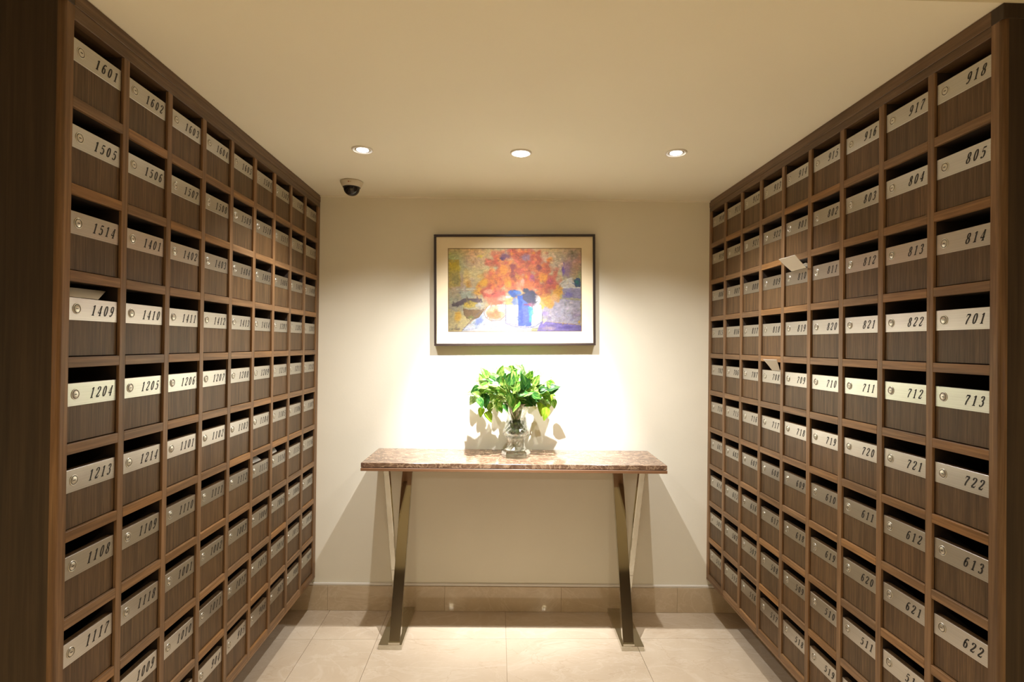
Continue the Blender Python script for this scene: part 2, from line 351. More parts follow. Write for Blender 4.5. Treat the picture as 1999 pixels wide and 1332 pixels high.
def cabinet(name, label, loc, rot, z0, rows, near_first, ext_far):
    root = thing(name, label, 'mailbox cabinet', loc, rot)
    zb, zt = z0 - 10 * Q - SH / 2, CEIL - .0005
    # local x runs along the face (viewer's left to right), local y into the cabinet, u = 0 / 9P are the outer stile centres
    W9 = 9 * P
    for c in range(10):
        x0, x1 = c * P - ST / 2, c * P + ST / 2
        near = (c == 0 and near_first) or (c == 9 and not near_first)
        far = (c == 9 and near_first) or (c == 0 and not near_first)
        bm = bmesh.new()
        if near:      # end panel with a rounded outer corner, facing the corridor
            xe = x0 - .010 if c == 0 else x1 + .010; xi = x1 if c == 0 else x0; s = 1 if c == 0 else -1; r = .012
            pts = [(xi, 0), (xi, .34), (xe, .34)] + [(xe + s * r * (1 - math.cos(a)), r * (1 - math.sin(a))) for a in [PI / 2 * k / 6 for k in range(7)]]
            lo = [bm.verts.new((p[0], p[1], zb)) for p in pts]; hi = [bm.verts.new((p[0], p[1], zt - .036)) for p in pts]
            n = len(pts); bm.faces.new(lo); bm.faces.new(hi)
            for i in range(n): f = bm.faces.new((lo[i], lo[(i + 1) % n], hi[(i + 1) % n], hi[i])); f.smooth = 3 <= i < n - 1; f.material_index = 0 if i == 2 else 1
            obj('end_panel', bm, [wood_end, wood_vert], root)  # shade painted on the flat face, lit wood tone on the rounded edge
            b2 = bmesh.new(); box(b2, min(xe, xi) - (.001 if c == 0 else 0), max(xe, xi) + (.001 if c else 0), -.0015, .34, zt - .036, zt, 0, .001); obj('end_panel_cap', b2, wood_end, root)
        else:
            if far: x0, x1 = (x0, x1 + ext_far) if near_first else (x0 - ext_far, x1)
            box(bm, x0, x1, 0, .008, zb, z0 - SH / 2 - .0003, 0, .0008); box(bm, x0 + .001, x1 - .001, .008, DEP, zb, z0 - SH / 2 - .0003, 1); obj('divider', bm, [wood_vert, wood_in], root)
    xa, xb = (ST / 2, W9 + ST / 2 + ext_far) if near_first else (-ST / 2 - ext_far, W9 - ST / 2)
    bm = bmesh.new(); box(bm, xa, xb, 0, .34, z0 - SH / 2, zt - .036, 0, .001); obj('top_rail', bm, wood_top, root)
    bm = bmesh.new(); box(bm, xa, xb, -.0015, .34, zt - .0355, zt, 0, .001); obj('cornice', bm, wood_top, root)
    bm = bmesh.new(); box(bm, xa, xb, .0, .34, zb - .012, zb - .0005, 0, .001); obj('bottom_rail', bm, wood_horz, root)
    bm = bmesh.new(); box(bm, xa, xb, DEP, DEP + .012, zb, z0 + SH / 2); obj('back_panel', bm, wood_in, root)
    for i in range(1, 11):
        for c in range(9): link('shelf', shelf_me, root, (c * P + ST / 2, 0, z0 - i * Q))
    for i in range(10):
        zd = z0 - (i + 1) * Q + SH / 2 + .0022
        for c in range(9):
            d = link('mailbox_door', door_me, root, (c * P + DX, 0, zd))
            t = str(rows[i][c]); b = bmesh.new()
            y = REC - .0015
            box(b, .0008, DW - .0008, y, REC, DH - PLH, DH - .0002, 0, .0004)
            digits(b, t, .1575 if len(t) == 4 else .1555, DH - PLH * .5, .0262, .0207, y - .0002, 1)
            pl = link('number_plate', mesh('number_plate', b, [m_plate, m_black]), d, label='brushed steel plate numbered ' + t)
            link('lock', lock_me, d, (.0272, y, DH - PLH * .49), label='round nickel lock')
    return root
cabinet('mailbox_cabinet', 'tall walnut mailbox cabinet at left with steel plates 1601 to 904', (XL, 2.97887 - 9 * P, 0), PI / 2, .74748 + CAM_Z, ROW_L, True, .018)
cabinet('mailbox_cabinet', 'tall walnut mailbox cabinet at right with steel plates 910 to 622', (XR, 2.96331, 0), -PI / 2, .75279 + CAM_Z, ROW_R, False, .010)

# ------------------------------------------------------------------ letters sticking out of the slots
def sheet(name, label, rows_, th_=.0012, group=None):
    """rows_: list of point pairs (left, right) running along the sheet"""
    bm = bmesh.new(); v = []
    for a, b in rows_:
        a, b = Vector(a), Vector(b)
        v.append((a, b))
    nrm = []
    for i in range(len(v)):
        t = (v[min(i + 1, len(v) - 1)][0] - v[max(i - 1, 0)][0]); n = t.cross(v[i][1] - v[i][0]).normalized(); nrm.append(n if n.z > 0 else -n)
    top = [[bm.verts.new(p + n * th_) for p in pr] for pr, n in zip(v, nrm)]; bot = [[bm.verts.new(p) for p in pr] for pr in v]
    for i in range(len(v) - 1):
        bm.faces.new((top[i][0], top[i][1], top[i + 1][1], top[i + 1][0])); bm.faces.new((bot[i][0], bot[i + 1][0], bot[i + 1][1], bot[i][1]))
        for s in (0, 1): bm.faces.new((top[i][s], top[i + 1][s], bot[i + 1][s], bot[i][s]))
    for i in (0, len(v) - 1): bm.faces.new((top[i][0], bot[i][0], bot[i][1], top[i][1]))
    return obj(name, bm, m_paper, label=label, cat='letter', group=group)
sheet('envelope', 'white envelope sticking out of the slot above plate 810 on the right',
      [((1.25, 2.137, 1.758), (1.25, 2.035, 1.758)), ((1.158, 2.137, 1.756), (1.158, 2.033, 1.756)), ((1.1300, 2.1367, 1.779), (1.1300, 2.0240, 1.778)), ((1.1065, 2.1363, 1.8012), (1.1065, 2.0167, 1.7999))])
sheet('folded_paper', 'small folded white paper behind the envelope above plate 810',
      [((1.24, 2.058, 1.760), (1.24, 2.021, 1.762)), ((1.166, 2.058, 1.764), (1.166, 2.021, 1.766)), ((1.150, 2.050, 1.768), (1.150, 2.021, 1.771))])
sheet('envelope', 'white slip curling out of the slot above plate 708 on the right',
      [((1.25, 2.28, 1.3590), (1.25, 2.2155, 1.3590)), ((1.157, 2.28, 1.3565), (1.157, 2.2155, 1.3565)), ((1.1365, 2.2730, 1.378), (1.1365, 2.1880, 1.378)), ((1.1115, 2.265, 1.4023), (1.1115, 2.1553, 1.4033))])
sheet('envelope', 'white envelope lying in the slot above plate 1409 on the left',
      [((-.9890, 1.279, 1.5505), (-.9890, 1.3765, 1.5508)), ((-1.0136, 1.279, 1.5735), (-1.0136, 1.4364, 1.5763))])
sheet('envelope', 'white envelope edge in the slot above plate 1113 on the left',
      [((-.992, 2.250, .9560), (-.992, 2.330, .9540)), ((-1.030, 2.250, .9640), (-1.030, 2.372, .9600))], .003)
sheet('envelope', 'white paper corner in the slot above plate 1114 on the left',
      [((-.992, 2.440, .9560), (-.992, 2.495, .9570)), ((-1.030, 2.440, .9660), (-1.030, 2.560, .9640))], .003)

# ------------------------------------------------------------------ console table
TX0, TX1, TZ, TD = -.640, .822, .8816, .384
tab = thing('console_table', 'narrow console table with brown marble top and polished chrome crossed legs against the back wall', 'table', wall_pt(.09), WROT)
ox = .09
bm = bmesh.new(); box(bm, TX0 - ox, TX1 - ox, -TD, -.017, TZ - .022, TZ, 0, .0015); obj('marble_top', bm, m_emp, tab)
bm = bmesh.new(); box(bm, TX0 - ox - .001, TX1 - ox + .001, -TD - .001, -.017, TZ - .039, TZ - .0245, 0, .001); obj('top_board', bm, m_board, tab, label='brown wooden board under the marble')
bm = bmesh.new(); box(bm, TX0 - ox + .006, TX1 - ox - .006, -TD + .006, -.017, TZ - .0248, TZ - .0218); obj('shadow_gap_strip', bm, m_groove, tab)
def bar(bm, x0, x1, ya, za, yb, zb_, t):
    """flat bar from (ya,za) to (yb,zb_) in the depth plane, cut level at both ends; t = its size along y"""
    vs = [bm.verts.new((x, y + s * t / 2, z)) for x in (x0, x1) for (y, z) in ((ya, za), (yb, zb_)) for s in (-1, 1)]
    for q in ((0, 1, 3, 2), (4, 6, 7, 5), (0, 4, 5, 1), (2, 3, 7, 6), (0, 2, 6, 4), (1, 5, 7, 3)): bm.faces.new([vs[i] for i in q])
    bmesh.ops.bevel(bm, geom=bm.edges[:], offset=.0012, segments=1, affect='EDGES')
for side, bx0, bx1, wi, wo in ((-1, -.5435, -.4335, (-.4965, -.4435), (-.5350, -.5090)), (1, .612, .718, (.620, .673), (.6925, .7200))):
    bm = bmesh.new(); box(bm, bx0 - ox, bx1 - ox, -.392, -.016, 0, .024, 0, .001); obj('foot_plate', bm, m_chrome, tab)
    bm = bmesh.new(); bar(bm, wi[0] - ox, wi[1] - ox, -.366, .022, -.055, TZ - .039, .034); obj('leg', bm, m_chrome, tab)
    bm = bmesh.new(); bar(bm, wo[0] - ox, wo[1] - ox, -.045, .022, -.355, TZ - .039, .034); obj('leg', bm, m_chrome, tab)
    bm = bmesh.new(); box(bm, wi[0] - ox - .001, wi[1] - ox + .001, -.090, -.030, TZ - .115, TZ - .039, 0, .001); obj('leg_bracket', bm, m_chrome, tab)
    bm = bmesh.new(); box(bm, wi[0] - ox - .001, wi[1] - ox + .001, -.391, -.352, .023, .034, 0, .001); obj('leg_bracket', bm, m_chrome, tab)

# ------------------------------------------------------------------ framed painting
FW, FH = .8720, .6020
pic = thing('framed_painting', 'framed painting of orange flowers in a blue vase on the back wall', 'painting', wall_pt(.0880, 0, 1.7479), WROT)
pic.rotation_euler = (0, -math.radians(.90), WROT)
FB = .0125
for nm, a in (('frame', (-FW/2, FW/2, FH/2-FB, FH/2)), ('frame', (-FW/2, FW/2, -FH/2, -FH/2+FB)), ('frame', (-FW/2, -FW/2+FB, -FH/2+FB, FH/2-FB)), ('frame', (FW/2-FB, FW/2, -FH/2+FB, FH/2-FB))):
    bm = bmesh.new(); box(bm, a[0], a[1], -.046, -.002, a[2], a[3], 0, .0012); obj('frame_bar', bm, m_frame, pic)
bm = bmesh.new(); box(bm, -FW/2+.004, FW/2-.004, -.030, -.002, -FH/2+.004, FH/2-.004); obj('backing', bm, m_liner, pic)
CW, CH = .7185, .4470; CX, CZ = .0005, .0010
mx, mz0, mz1 = CW / 2 + .003, -CH / 2 - .003, CH / 2 + .003
bm = bmesh.new()
y0, y1 = -.036, -.030
box(bm, -FW/2+FB, FW/2-FB, y0, y1, mz1 + CZ, FH/2-FB); box(bm, -FW/2+FB, FW/2-FB, y0, y1, -FH/2+FB, mz0 + CZ)
box(bm, -FW/2+FB, CX-mx, y0, y1, mz0 + CZ, mz1 + CZ); box(bm, CX+mx, FW/2-FB, y0, y1, mz0 + CZ, mz1 + CZ)
obj('mat_board', bm, m_mat, pic)
# painted canvas: brush dabs mixed on a fine grid, stored as vertex colours, light falloff offset included
NX, NZ = 360, 224
rnd = random.Random(3)
def s2l(c): return tuple((v / 255 / 12.92 if v / 255 <= .04045 else ((v / 255 + .055) / 1.055) ** 2.4) for v in c)
grid = [[None] * NX for _ in range(NZ)]
def noise2(x, z, s): 
    from mathutils import noise
    return noise.noise(Vector((x * s, z * s, 1.7)))
TOPL, TOPR = (205, 185, 130), (200, 180, 150)
for j in range(NZ):
    for i in range(NX):
        u, v = i / NX, j / NZ                 # v from the top
        c = [205 + 25 * noise2(u, v, 5), 185 + 22 * noise2(u + 3, v, 5), 145 + 25 * noise2(u, v + 5, 4)]
        grid[j][i] = c
def dab(x, y, rx, ry, col, soft=.5, op=1.0, rough=.35, ang=0):
    # x, y, rx, ry in zoomed-photo pixels of the canvas (0..1330, 0..827)
    ca, sa = math.cos(math.radians(ang)), math.sin(math.radians(ang))
    x0, x1 = int((x - max(rx, ry) * 1.5) / 1330 * NX), int((x + max(rx, ry) * 1.5) / 1330 * NX) + 1
    j0, j1 = int((y - max(rx, ry) * 1.5) / 827 * NZ), int((y + max(rx, ry) * 1.5) / 827 * NZ) + 1
    for j in range(max(0, j0), min(NZ, j1)):
        for i in range(max(0, x0), min(NX, x1)):
            px, py = (i + .5) / NX * 1330 - x, (j + .5) / NZ * 827 - y
            a, b = (px * ca + py * sa) / rx, (-px * sa + py * ca) / ry
            d = math.hypot(a, b) + rough * noise2((px + x) / 300, (py + y) / 300, 6 + rough)
            if d < 1:
                k = min(1, (1 - d) / soft) * op
                g = grid[j][i]; t = 1 + .10 * noise2(px / 60, py / 60, 4)
                for q in range(3): g[q] += (col[q] * t - g[q]) * k
def poly(pts, col, op=1.0):
    for j in range(NZ):
        y = (j + .5) / NZ * 827 + 9 * noise2(j / 9, pts[0][0], 1.0); xs = []
        for a, b in zip(pts, pts[1:] + pts[:1]):
            if (a[1] > y) != (b[1] > y): xs.append(a[0] + (y - a[1]) / (b[1] - a[1]) * (b[0] - a[0]))
        xs.sort()
        for a, b in zip(xs[::2], xs[1::2]):
            a += 12 * noise2(j / 22, a / 200, 1.0); b += 12 * noise2(j / 22 + 9, b / 200, 1.0)
            for i in range(max(0, int(a / 1330 * NX)), min(NX, int(b / 1330 * NX))):
                g = grid[j][i]; t = 1 + .07 * noise2(i / 30, j / 30, 4)
                for q in range(3): g[q] += (col[q] * t - g[q]) * op
ORANGE, RUST, GOLD, PINK, PLUM = (226, 140, 62), (178, 92, 62), (236, 172, 66), (240, 150, 120), (104, 62, 92)
poly([(0, 110), (110, 110), (125, 380), (0, 380)], (196, 170, 78), .8); dab(60, 180, 70, 60, (205, 180, 60)); dab(70, 300, 50, 90, (150, 140, 80), .6, .7)
dab(190, 300, 50, 130, (226, 190, 110), .6, .9); dab(200, 340, 25, 60, (205, 150, 60), .6, .8); dab(330, 130, 130, 110, (214, 184, 140), .7, .8)
dab(320, 75, 40, 25, (215, 200, 95), .6, .8); dab(250, 260, 110, 90, (232, 208, 150), .7, .8); dab(1100, 100, 180, 110, (196, 182, 150), .7, .8)
dab(1250, 60, 70, 60, (164, 154, 140), .6, .8); dab(1190, 210, 70, 110, (160, 128, 150), .6, .8); dab(1150, 200, 20, 80, (110, 84, 150), .5, .8)
dab(1270, 240, 60, 110, (190, 156, 122), .7, .8); poly([(1290, 290), (1330, 300), (1330, 385), (1270, 380), (1260, 320)], (60, 78, 110), .9); dab(1290, 340, 28, 35, (40, 110, 104), .4)
poly([(1100, 340), (1250, 280), (1280, 380), (1120, 390)], (224, 214, 200), .85)
poly([(80, 395), (300, 390), (300, 412), (80, 412)], (236, 228, 196), .8); poly([(110, 420), (260, 420), (270, 490), (130, 500)], (190, 196, 176), .8)
poly([(1140, 395), (1330, 395), (1330, 500), (1140, 500)], (168, 158, 186), .9); dab(1200, 460, 60, 35, (120, 108, 190), .6, .6); poly([(1130, 388), (1330, 388), (1330, 396), (1130, 396)], (235, 228, 215))
poly([(0, 560), (130, 500), (380, 540), (350, 600), (130, 640), (0, 760)], (196, 186, 160), .8); poly([(30, 560), (150, 500), (330, 500), (350, 540), (180, 560), (40, 580)], (92, 74, 78), .9)
poly([(0, 600), (240, 700), (130, 827), (0, 827)], (226, 206, 150)); dab(95, 680, 45, 90, (238, 184, 60), .6, .9)
poly([(130, 827), (420, 560), (560, 560), (1000, 760), (780, 827)], (232, 234, 240)); poly([(560, 740), (850, 827), (130, 827)], (250, 248, 246), .9)
dab(305, 720, 50, 80, (120, 140, 214), .7, .7, .6, 40); dab(470, 790, 60, 30, (190, 200, 236), .7, .7)
poly([(930, 560), (1100, 500), (1330, 520), (1330, 760), (940, 730)], (206, 196, 208)); dab(1190, 600, 70, 60, (226, 218, 224), .7, .9); dab(1280, 660, 60, 70, (200, 182, 196), .7, .8)
dab(960, 650, 60, 30, (176, 150, 214), .7, .7); poly([(930, 730), (1330, 770), (1330, 827), (880, 827)], (150, 132, 196)); dab(1180, 790, 110, 22, (108, 86, 170), .6, .8); dab(1010, 800, 90, 22, (214, 190, 190), .7, .8); dab(1310, 740, 20, 20, (230, 190, 90), .6)
# flower mass
for (x, y, rx, ry, c) in ((700, 60, 190, 80, RUST), (480, 70, 110, 60, (196, 132, 102)), (560, 150, 130, 110, (214, 136, 82)), (860, 110, 150, 100, (184, 96, 72)), (950, 230, 150, 140, (190, 104, 70)),
        (430, 140, 90, 60, (190, 112, 82)), (420, 240, 100, 80, (232, 172, 110)), (560, 290, 170, 110, ORANGE), (760, 200, 150, 130, RUST), (1030, 330, 110, 120, (204, 112, 84)),
        (460, 340, 120, 110, (232, 138, 60)), (350, 350, 70, 60, GOLD), (300, 430, 60, 70, GOLD), (420, 430, 120, 90, (196, 92, 62)), (640, 360, 140, 110, (232, 128, 70)), (1090, 440, 80, 80, GOLD),
        (800, 330, 160, 110, (232, 120, 78)), (500, 480, 120, 80, (214, 92, 72)), (440, 520, 90, 50, (232, 132, 96)), (960, 440, 100, 80, (176, 84, 62)), (1000, 520, 90, 90, (238, 178, 84)), (1060, 500, 50, 60, (246, 190, 130)), (930, 580, 50, 35, (244, 200, 110))):
    dab(x, y, rx, ry, c, .5, .95, .5)
for k in range(240):
    x, y = rnd.gauss(690, 190), rnd.gauss(270, 125)
    if ((x - 700) / 440) ** 2 + ((y - 270) / 270) ** 2 > 1 or y > 560: continue
    c = rnd.choice([ORANGE, RUST, GOLD, (226, 120, 84), (190, 84, 66), (240, 160, 96), (206, 108, 92), (232, 150, 74)])
    dab(x, y, rnd.uniform(22, 55), rnd.uniform(18, 42), c, .85, rnd.uniform(.4, .8), .8, rnd.uniform(0, 180))
for (x, y, rx, ry, c) in ((575, 75, 60, 40, (126, 84, 104)), (545, 100, 30, 24, (92, 60, 110)), (780, 90, 62, 46, (150, 118, 134)), (650, 180, 45, 40, (150, 74, 74)), (640, 250, 25, 60, (156, 78, 74)), (900, 190, 45, 35, (140, 70, 70)),
        (360, 335, 45, 45, (240, 176, 50)), (500, 330, 50, 48, (224, 132, 70)), (950, 290, 55, 60, (238, 160, 60)), (840, 310, 35, 70, (180, 100, 130)), (720, 360, 60, 55, (246, 160, 120)), (740, 330, 20, 40, (250, 196, 170)),
        (820, 360, 60, 55, (244, 140, 84)), (1020, 330, 40, 45, (178, 82, 90)), (400, 430, 60, 30, (250, 176, 140)), (540, 500, 60, 36, (252, 176, 150)), (600, 350, 45, 45, (244, 158, 52)), (560, 210, 60, 55, (238, 156, 70)),
        (850, 190, 55, 45, (206, 124, 72)), (730, 230, 60, 45, (208, 108, 84))):
    dab(x, y, rx, ry, c, .45, .95, .35)
# dark leaves, blue vase, cup, fruit, basket
dab(810, 490, 90, 85, (62, 62, 92), .3, 1, .3); dab(770, 420, 40, 30, (50, 60, 84), .4); dab(650, 450, 70, 40, (38, 84, 160), .4, 1, .5); dab(700, 440, 40, 30, (90, 130, 190), .5, .9)
poly([(570, 560), (930, 560), (940, 720), (860, 790), (700, 790), (570, 750)], (230, 224, 230)); poly([(700, 470), (800, 560), (850, 600), (820, 780), (700, 780)], (96, 124, 218))
poly([(690, 470), (740, 470), (745, 620), (700, 620)], (36, 86, 170)); dab(760, 670, 70, 110, (110, 120, 224), .6, .8, .5); dab(730, 690, 25, 100, (60, 84, 190), .6, .7); poly([(800, 580), (850, 580), (830, 740), (805, 740)], (84, 184, 216), .8)
dab(815, 560, 60, 20, (150, 60, 110), .5, .8); dab(620, 700, 40, 70, (212, 196, 214), .7, .7); dab(890, 660, 50, 110, (246, 246, 246), .5, .9, .4); dab(900, 520, 28, 50, (252, 250, 246), .4); dab(840, 640, 18, 40, (150, 210, 170), .6, .8)
poly([(570, 480), (640, 480), (645, 560), (575, 560)], (214, 178, 120)); poly([(570, 470), (620, 470), (620, 492), (570, 492)], (240, 232, 220)); dab(670, 530, 40, 40, (110, 140, 206), .5, .8)
dab(470, 640, 115, 85, (238, 206, 170), .3, 1, .15); dab(440, 670, 80, 60, (226, 128, 76), .8, .95); dab(490, 640, 60, 55, (232, 150, 100), .8, .9); dab(530, 600, 50, 40, (252, 240, 226), .6, .9)
poly([(150, 590), (200, 615), (360, 610), (300, 690), (235, 715), (180, 700), (155, 660)], (140, 108, 62)); dab(230, 560, 80, 48, (206, 180, 84), .4); dab(180, 560, 40, 40, (230, 190, 60), .6, .8); dab(225, 690, 45, 24, (136, 142, 62), .6, .8); dab(300, 570, 50, 26, (206, 200, 184), .4)
def line(pts, col, wd=4, op=.7):
    for a, b in zip(pts, pts[1:]):
        n_ = int(math.hypot(b[0] - a[0], b[1] - a[1]) / 4) + 1
        for q in range(n_): dab(a[0] + (b[0] - a[0]) * q / n_, a[1] + (b[1] - a[1]) * q / n_, wd, wd, col, .6, op, .1)
for k in range(900):                  # short strokes that pick up and shift the colour underneath
    x, y = rnd.uniform(0, 1329), rnd.uniform(0, 826); g = grid[int(y / 827 * NZ)][int(x / 1330 * NX)]
    q = rnd.uniform(.84, 1.14); col = (g[0] * q * rnd.uniform(.95, 1.05), g[1] * q, g[2] * q * rnd.uniform(.9, 1.1))
    dab(x, y, rnd.uniform(14, 44), rnd.uniform(6, 16), col, .5, rnd.uniform(.4, .85), .4, rnd.choice((0, 35, 70, 90, 120, 150)) + rnd.uniform(-12, 12))
line([(350, 600), (240, 700), (130, 827)], (120, 110, 120)); line([(380, 590), (352, 640), (372, 690), (430, 725), (520, 715), (568, 670)], (150, 104, 80))
line([(572, 560), (572, 750), (650, 780), (760, 796), (870, 780), (938, 730), (938, 640)], (110, 104, 150)); line([(700, 560), (700, 770)], (70, 80, 150)); line([(570, 745), (700, 770), (1000, 820)], (150, 140, 170))
line([(80, 400), (300, 394)], (130, 110, 84), 3); line([(150, 590), (160, 670), (220, 715), (300, 690), (360, 610)], (96, 74, 40), 3)
for k in range(16): line([(rnd.gauss(700, 190), rnd.gauss(260, 110)), (rnd.gauss(700, 190), rnd.gauss(300, 110))], (150, 70, 54), 3, .12)
for k in range(22): dab(30 + k * 4, 806 + 7 * math.sin(k * 1.7), 6, 3, (90, 64, 40), .5, .8)
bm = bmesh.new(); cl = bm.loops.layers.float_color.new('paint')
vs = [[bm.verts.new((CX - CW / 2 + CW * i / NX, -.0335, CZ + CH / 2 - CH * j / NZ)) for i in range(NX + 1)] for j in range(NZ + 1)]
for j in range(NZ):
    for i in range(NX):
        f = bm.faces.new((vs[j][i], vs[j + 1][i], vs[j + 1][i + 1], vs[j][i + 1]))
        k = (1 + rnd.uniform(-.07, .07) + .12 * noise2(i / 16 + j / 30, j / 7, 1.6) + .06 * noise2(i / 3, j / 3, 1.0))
        dim = 1.08 / (1 + 4.3 * (j / NZ) ** 1.15)  # paint graded lighter at top, darker below, to offset the accent beam
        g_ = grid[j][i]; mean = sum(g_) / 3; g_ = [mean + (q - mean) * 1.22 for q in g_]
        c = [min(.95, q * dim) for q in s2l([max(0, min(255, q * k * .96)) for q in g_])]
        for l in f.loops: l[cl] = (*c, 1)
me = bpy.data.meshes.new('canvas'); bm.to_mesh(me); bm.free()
mt, nt, ns, ls, b = newmat('oil_paint'); at = ns.new('ShaderNodeVertexColor'); at.layer_name = 'paint'; ls.new(at.outputs[0], b.inputs['Base Color']); b.inputs['Roughness'].default_value = .55
tc = ns.new('ShaderNodeTexCoord'); nz = N(ns, 'ShaderNodeTexNoise', Scale=220.0, Detail=3.0); ls.new(tc.outputs['Object'], nz.inputs['Vector']); bump(ns, ls, b, nz.outputs[0], .3, .001)
me.materials.append(mt); link('canvas', me, pic)

# ------------------------------------------------------------------ ceiling downlights
def emit(name, col, st):
    mt, nt, ns, ls, b = newmat(name); b.inputs['Emission Color'].default_value = (*col, 1); b.inputs['Emission Strength'].default_value = st; b.inputs['Base Color'].default_value = (1, 1, 1, 1); return mt
m_lens = emit('lamp_lens', (1, .97, .92), 14.0); m_lens2 = emit('warm_lamp_lens', (1, .94, .85), 1500.0)
m_white = plain('lamp_ring_white', (.78, .75, .70), .4)
def downlight(x, y, lens_r, label, lens=m_lens, zc=CEIL, drop=.006):
    t = thing('ceiling_downlight', label, 'ceiling light', (x, y, zc), 0, None)
    bm = bmesh.new()
    lathe(bm, [(.0445, .0003), (.0445, -.002), (.0415, -.0055), (.0375, -.0055), (.0365, -.001)], 40); obj('trim_ring', bm, m_white, t)
    bm = bmesh.new()
    lathe(bm, [(.0360, -.0005), (.0360, -.0015), (lens_r + .004, -.0022)], 40); obj('reflector', bm, m_reflector, t)
    bm = bmesh.new()
    lathe(bm, [(lens_r, -.001)] + [(lens_r * math.cos(a), -.002 - drop * math.sin(a)) for a in [PI / 2 * k / 6 for k in range(6)]], 32); obj('lens', bm, lens, t)
downlight(LX[0], LY[0], .025, 'small round recessed downlight at left, above the security camera')
downlight(LX[1], LY[1], .034, 'larger glowing round downlight in the middle of the ceiling', drop=.012)
downlight(LX[2], LY[2], .025, 'small round recessed downlight at right, beside the right mailbox cabinet')
for x, s in ((-.76, 'left'), (.54, 'right')):
    downlight(x, -1.75, .030, 'round corridor downlight behind the viewer, the %s one of two' % s, m_lens2, CEIL + .012)

# ------------------------------------------------------------------ security camera
cc = thing('security_camera', 'white dome security camera on the ceiling at the back left corner', 'camera', (-.737, 2.735, CEIL))
m_cctv = plain('camera_white', (.62, .56, .45), .5); m_dome = plain('smoked_dome', (.010, .008, .008), .06)
bm = bmesh.new(); lathe(bm, [(.052, 0), (.0555, -.003), (.0545, -.008), (.047, -.024), (.0435, -.029), (.0405, -.030)], 40); obj('housing', bm, m_cctv, cc)
bm = bmesh.new(); lathe(bm, [(.0405, -.029), (.0400, -.034)] + [(.0392 * math.cos(a), -.034 - .038 * math.sin(a)) for a in [PI / 2 * k / 9 for k in range(1, 9)]], 40); obj('dome', bm, m_dome, cc)
bm = bmesh.new(); lathe(bm, [(.0425, -.0285), (.0430, -.0305), (.0415, -.0322), (.0400, -.0318)], 40); obj('dome_ring', bm, m_black, cc)
bm = bmesh.new(); box(bm, -.004, .0005, -.0545, -.0495, -.0165, -.0125); box(bm, .002, .011, -.0535, -.0495, -.0155, -.0137, 1); obj('emblem', bm, [plain('emblem_red', (.35, .06, .03), .5), plain('emblem_tan', (.40, .28, .17), .5)], cc, label='tiny red emblem')

# ------------------------------------------------------------------ crystal vase
VX, VY = .098, 2.792
mt, nt, ns, ls, b = newmat('crystal')
ns.remove(b); outn = ns['Material Output']
tr = N(ns, 'ShaderNodeBsdfTransparent'); tr.inputs[0].default_value = (.95, .97, .95, 1)
gl = N(ns, 'ShaderNodeBsdfGlass', Roughness=.02, IOR=1.45); gs = N(ns, 'ShaderNodeBsdfGlossy', Roughness=.05)
lw = N(ns, 'ShaderNodeLayerWeight', Blend=.35)
mx1 = ns.new('ShaderNodeMixShader'); mx1.inputs[0].default_value = .30; ls.new(tr.outputs[0], mx1.inputs[1]); ls.new(gl.outputs[0], mx1.inputs[2])
mx2 = ns.new('ShaderNodeMixShader'); ls.new(lw.outputs['Facing'], mx2.inputs[0]); ls.new(mx1.outputs[0], mx2.inputs[1]); ls.new(gs.outputs[0], mx2.inputs[2])
mm = ns.new('ShaderNodeMath'); mm.operation = 'MULTIPLY'; mm.inputs[1].default_value = .75; ls.new(lw.outputs['Facing'], mm.inputs[0]); ls.new(mm.outputs[0], mx2.inputs[0])
ls.new(mx2.outputs[0], outn.inputs['Surface']); m_crystal = mt
vase = thing('crystal_vase', 'cut crystal vase holding the green plant on the marble table', 'vase', (VX, VY, TZ))
def facet(r, h, k):       # cut pattern: alternating diamonds
    return r * (1 + .045 * (1 if (k + int(h / .012)) % 2 else -1)) if .045 < h < .26 else r
prof = [(.058, .038), (.052, .042), (.044, .055), (.041, .068), (.041, .080), (.044, .092), (.052, .104), (.066, .112), (.068, .124), (.065, .136), (.060, .148), (.055, .162), (.051, .178), (.049, .194), (.050, .210), (.053, .226), (.059, .242), (.066, .258), (.072, .274)]
inner = [(r - .006, h) for r, h in prof[7:]][::-1]
bm = bmesh.new(); lathe(bm, prof + inner + [(.030, .106)], 28, 0, 'z', smooth=False, rfun=facet); obj('bowl', bm, m_crystal, vase)
bm = bmesh.new()
lathe(bm, [(.068, .0003), (.073, .004), (.074, .018), (.071, .030), (.062, .0375)], 8, 0, 'z', smooth=False); obj('foot', bm, m_crystal, vase)
bm = bmesh.new(); lathe(bm, [(.045, .1005), (.050, .0985), (.050, .1025), (.045, .1035)], 28, 0, 'z'); obj('collar', bm, m_crystal, vase)

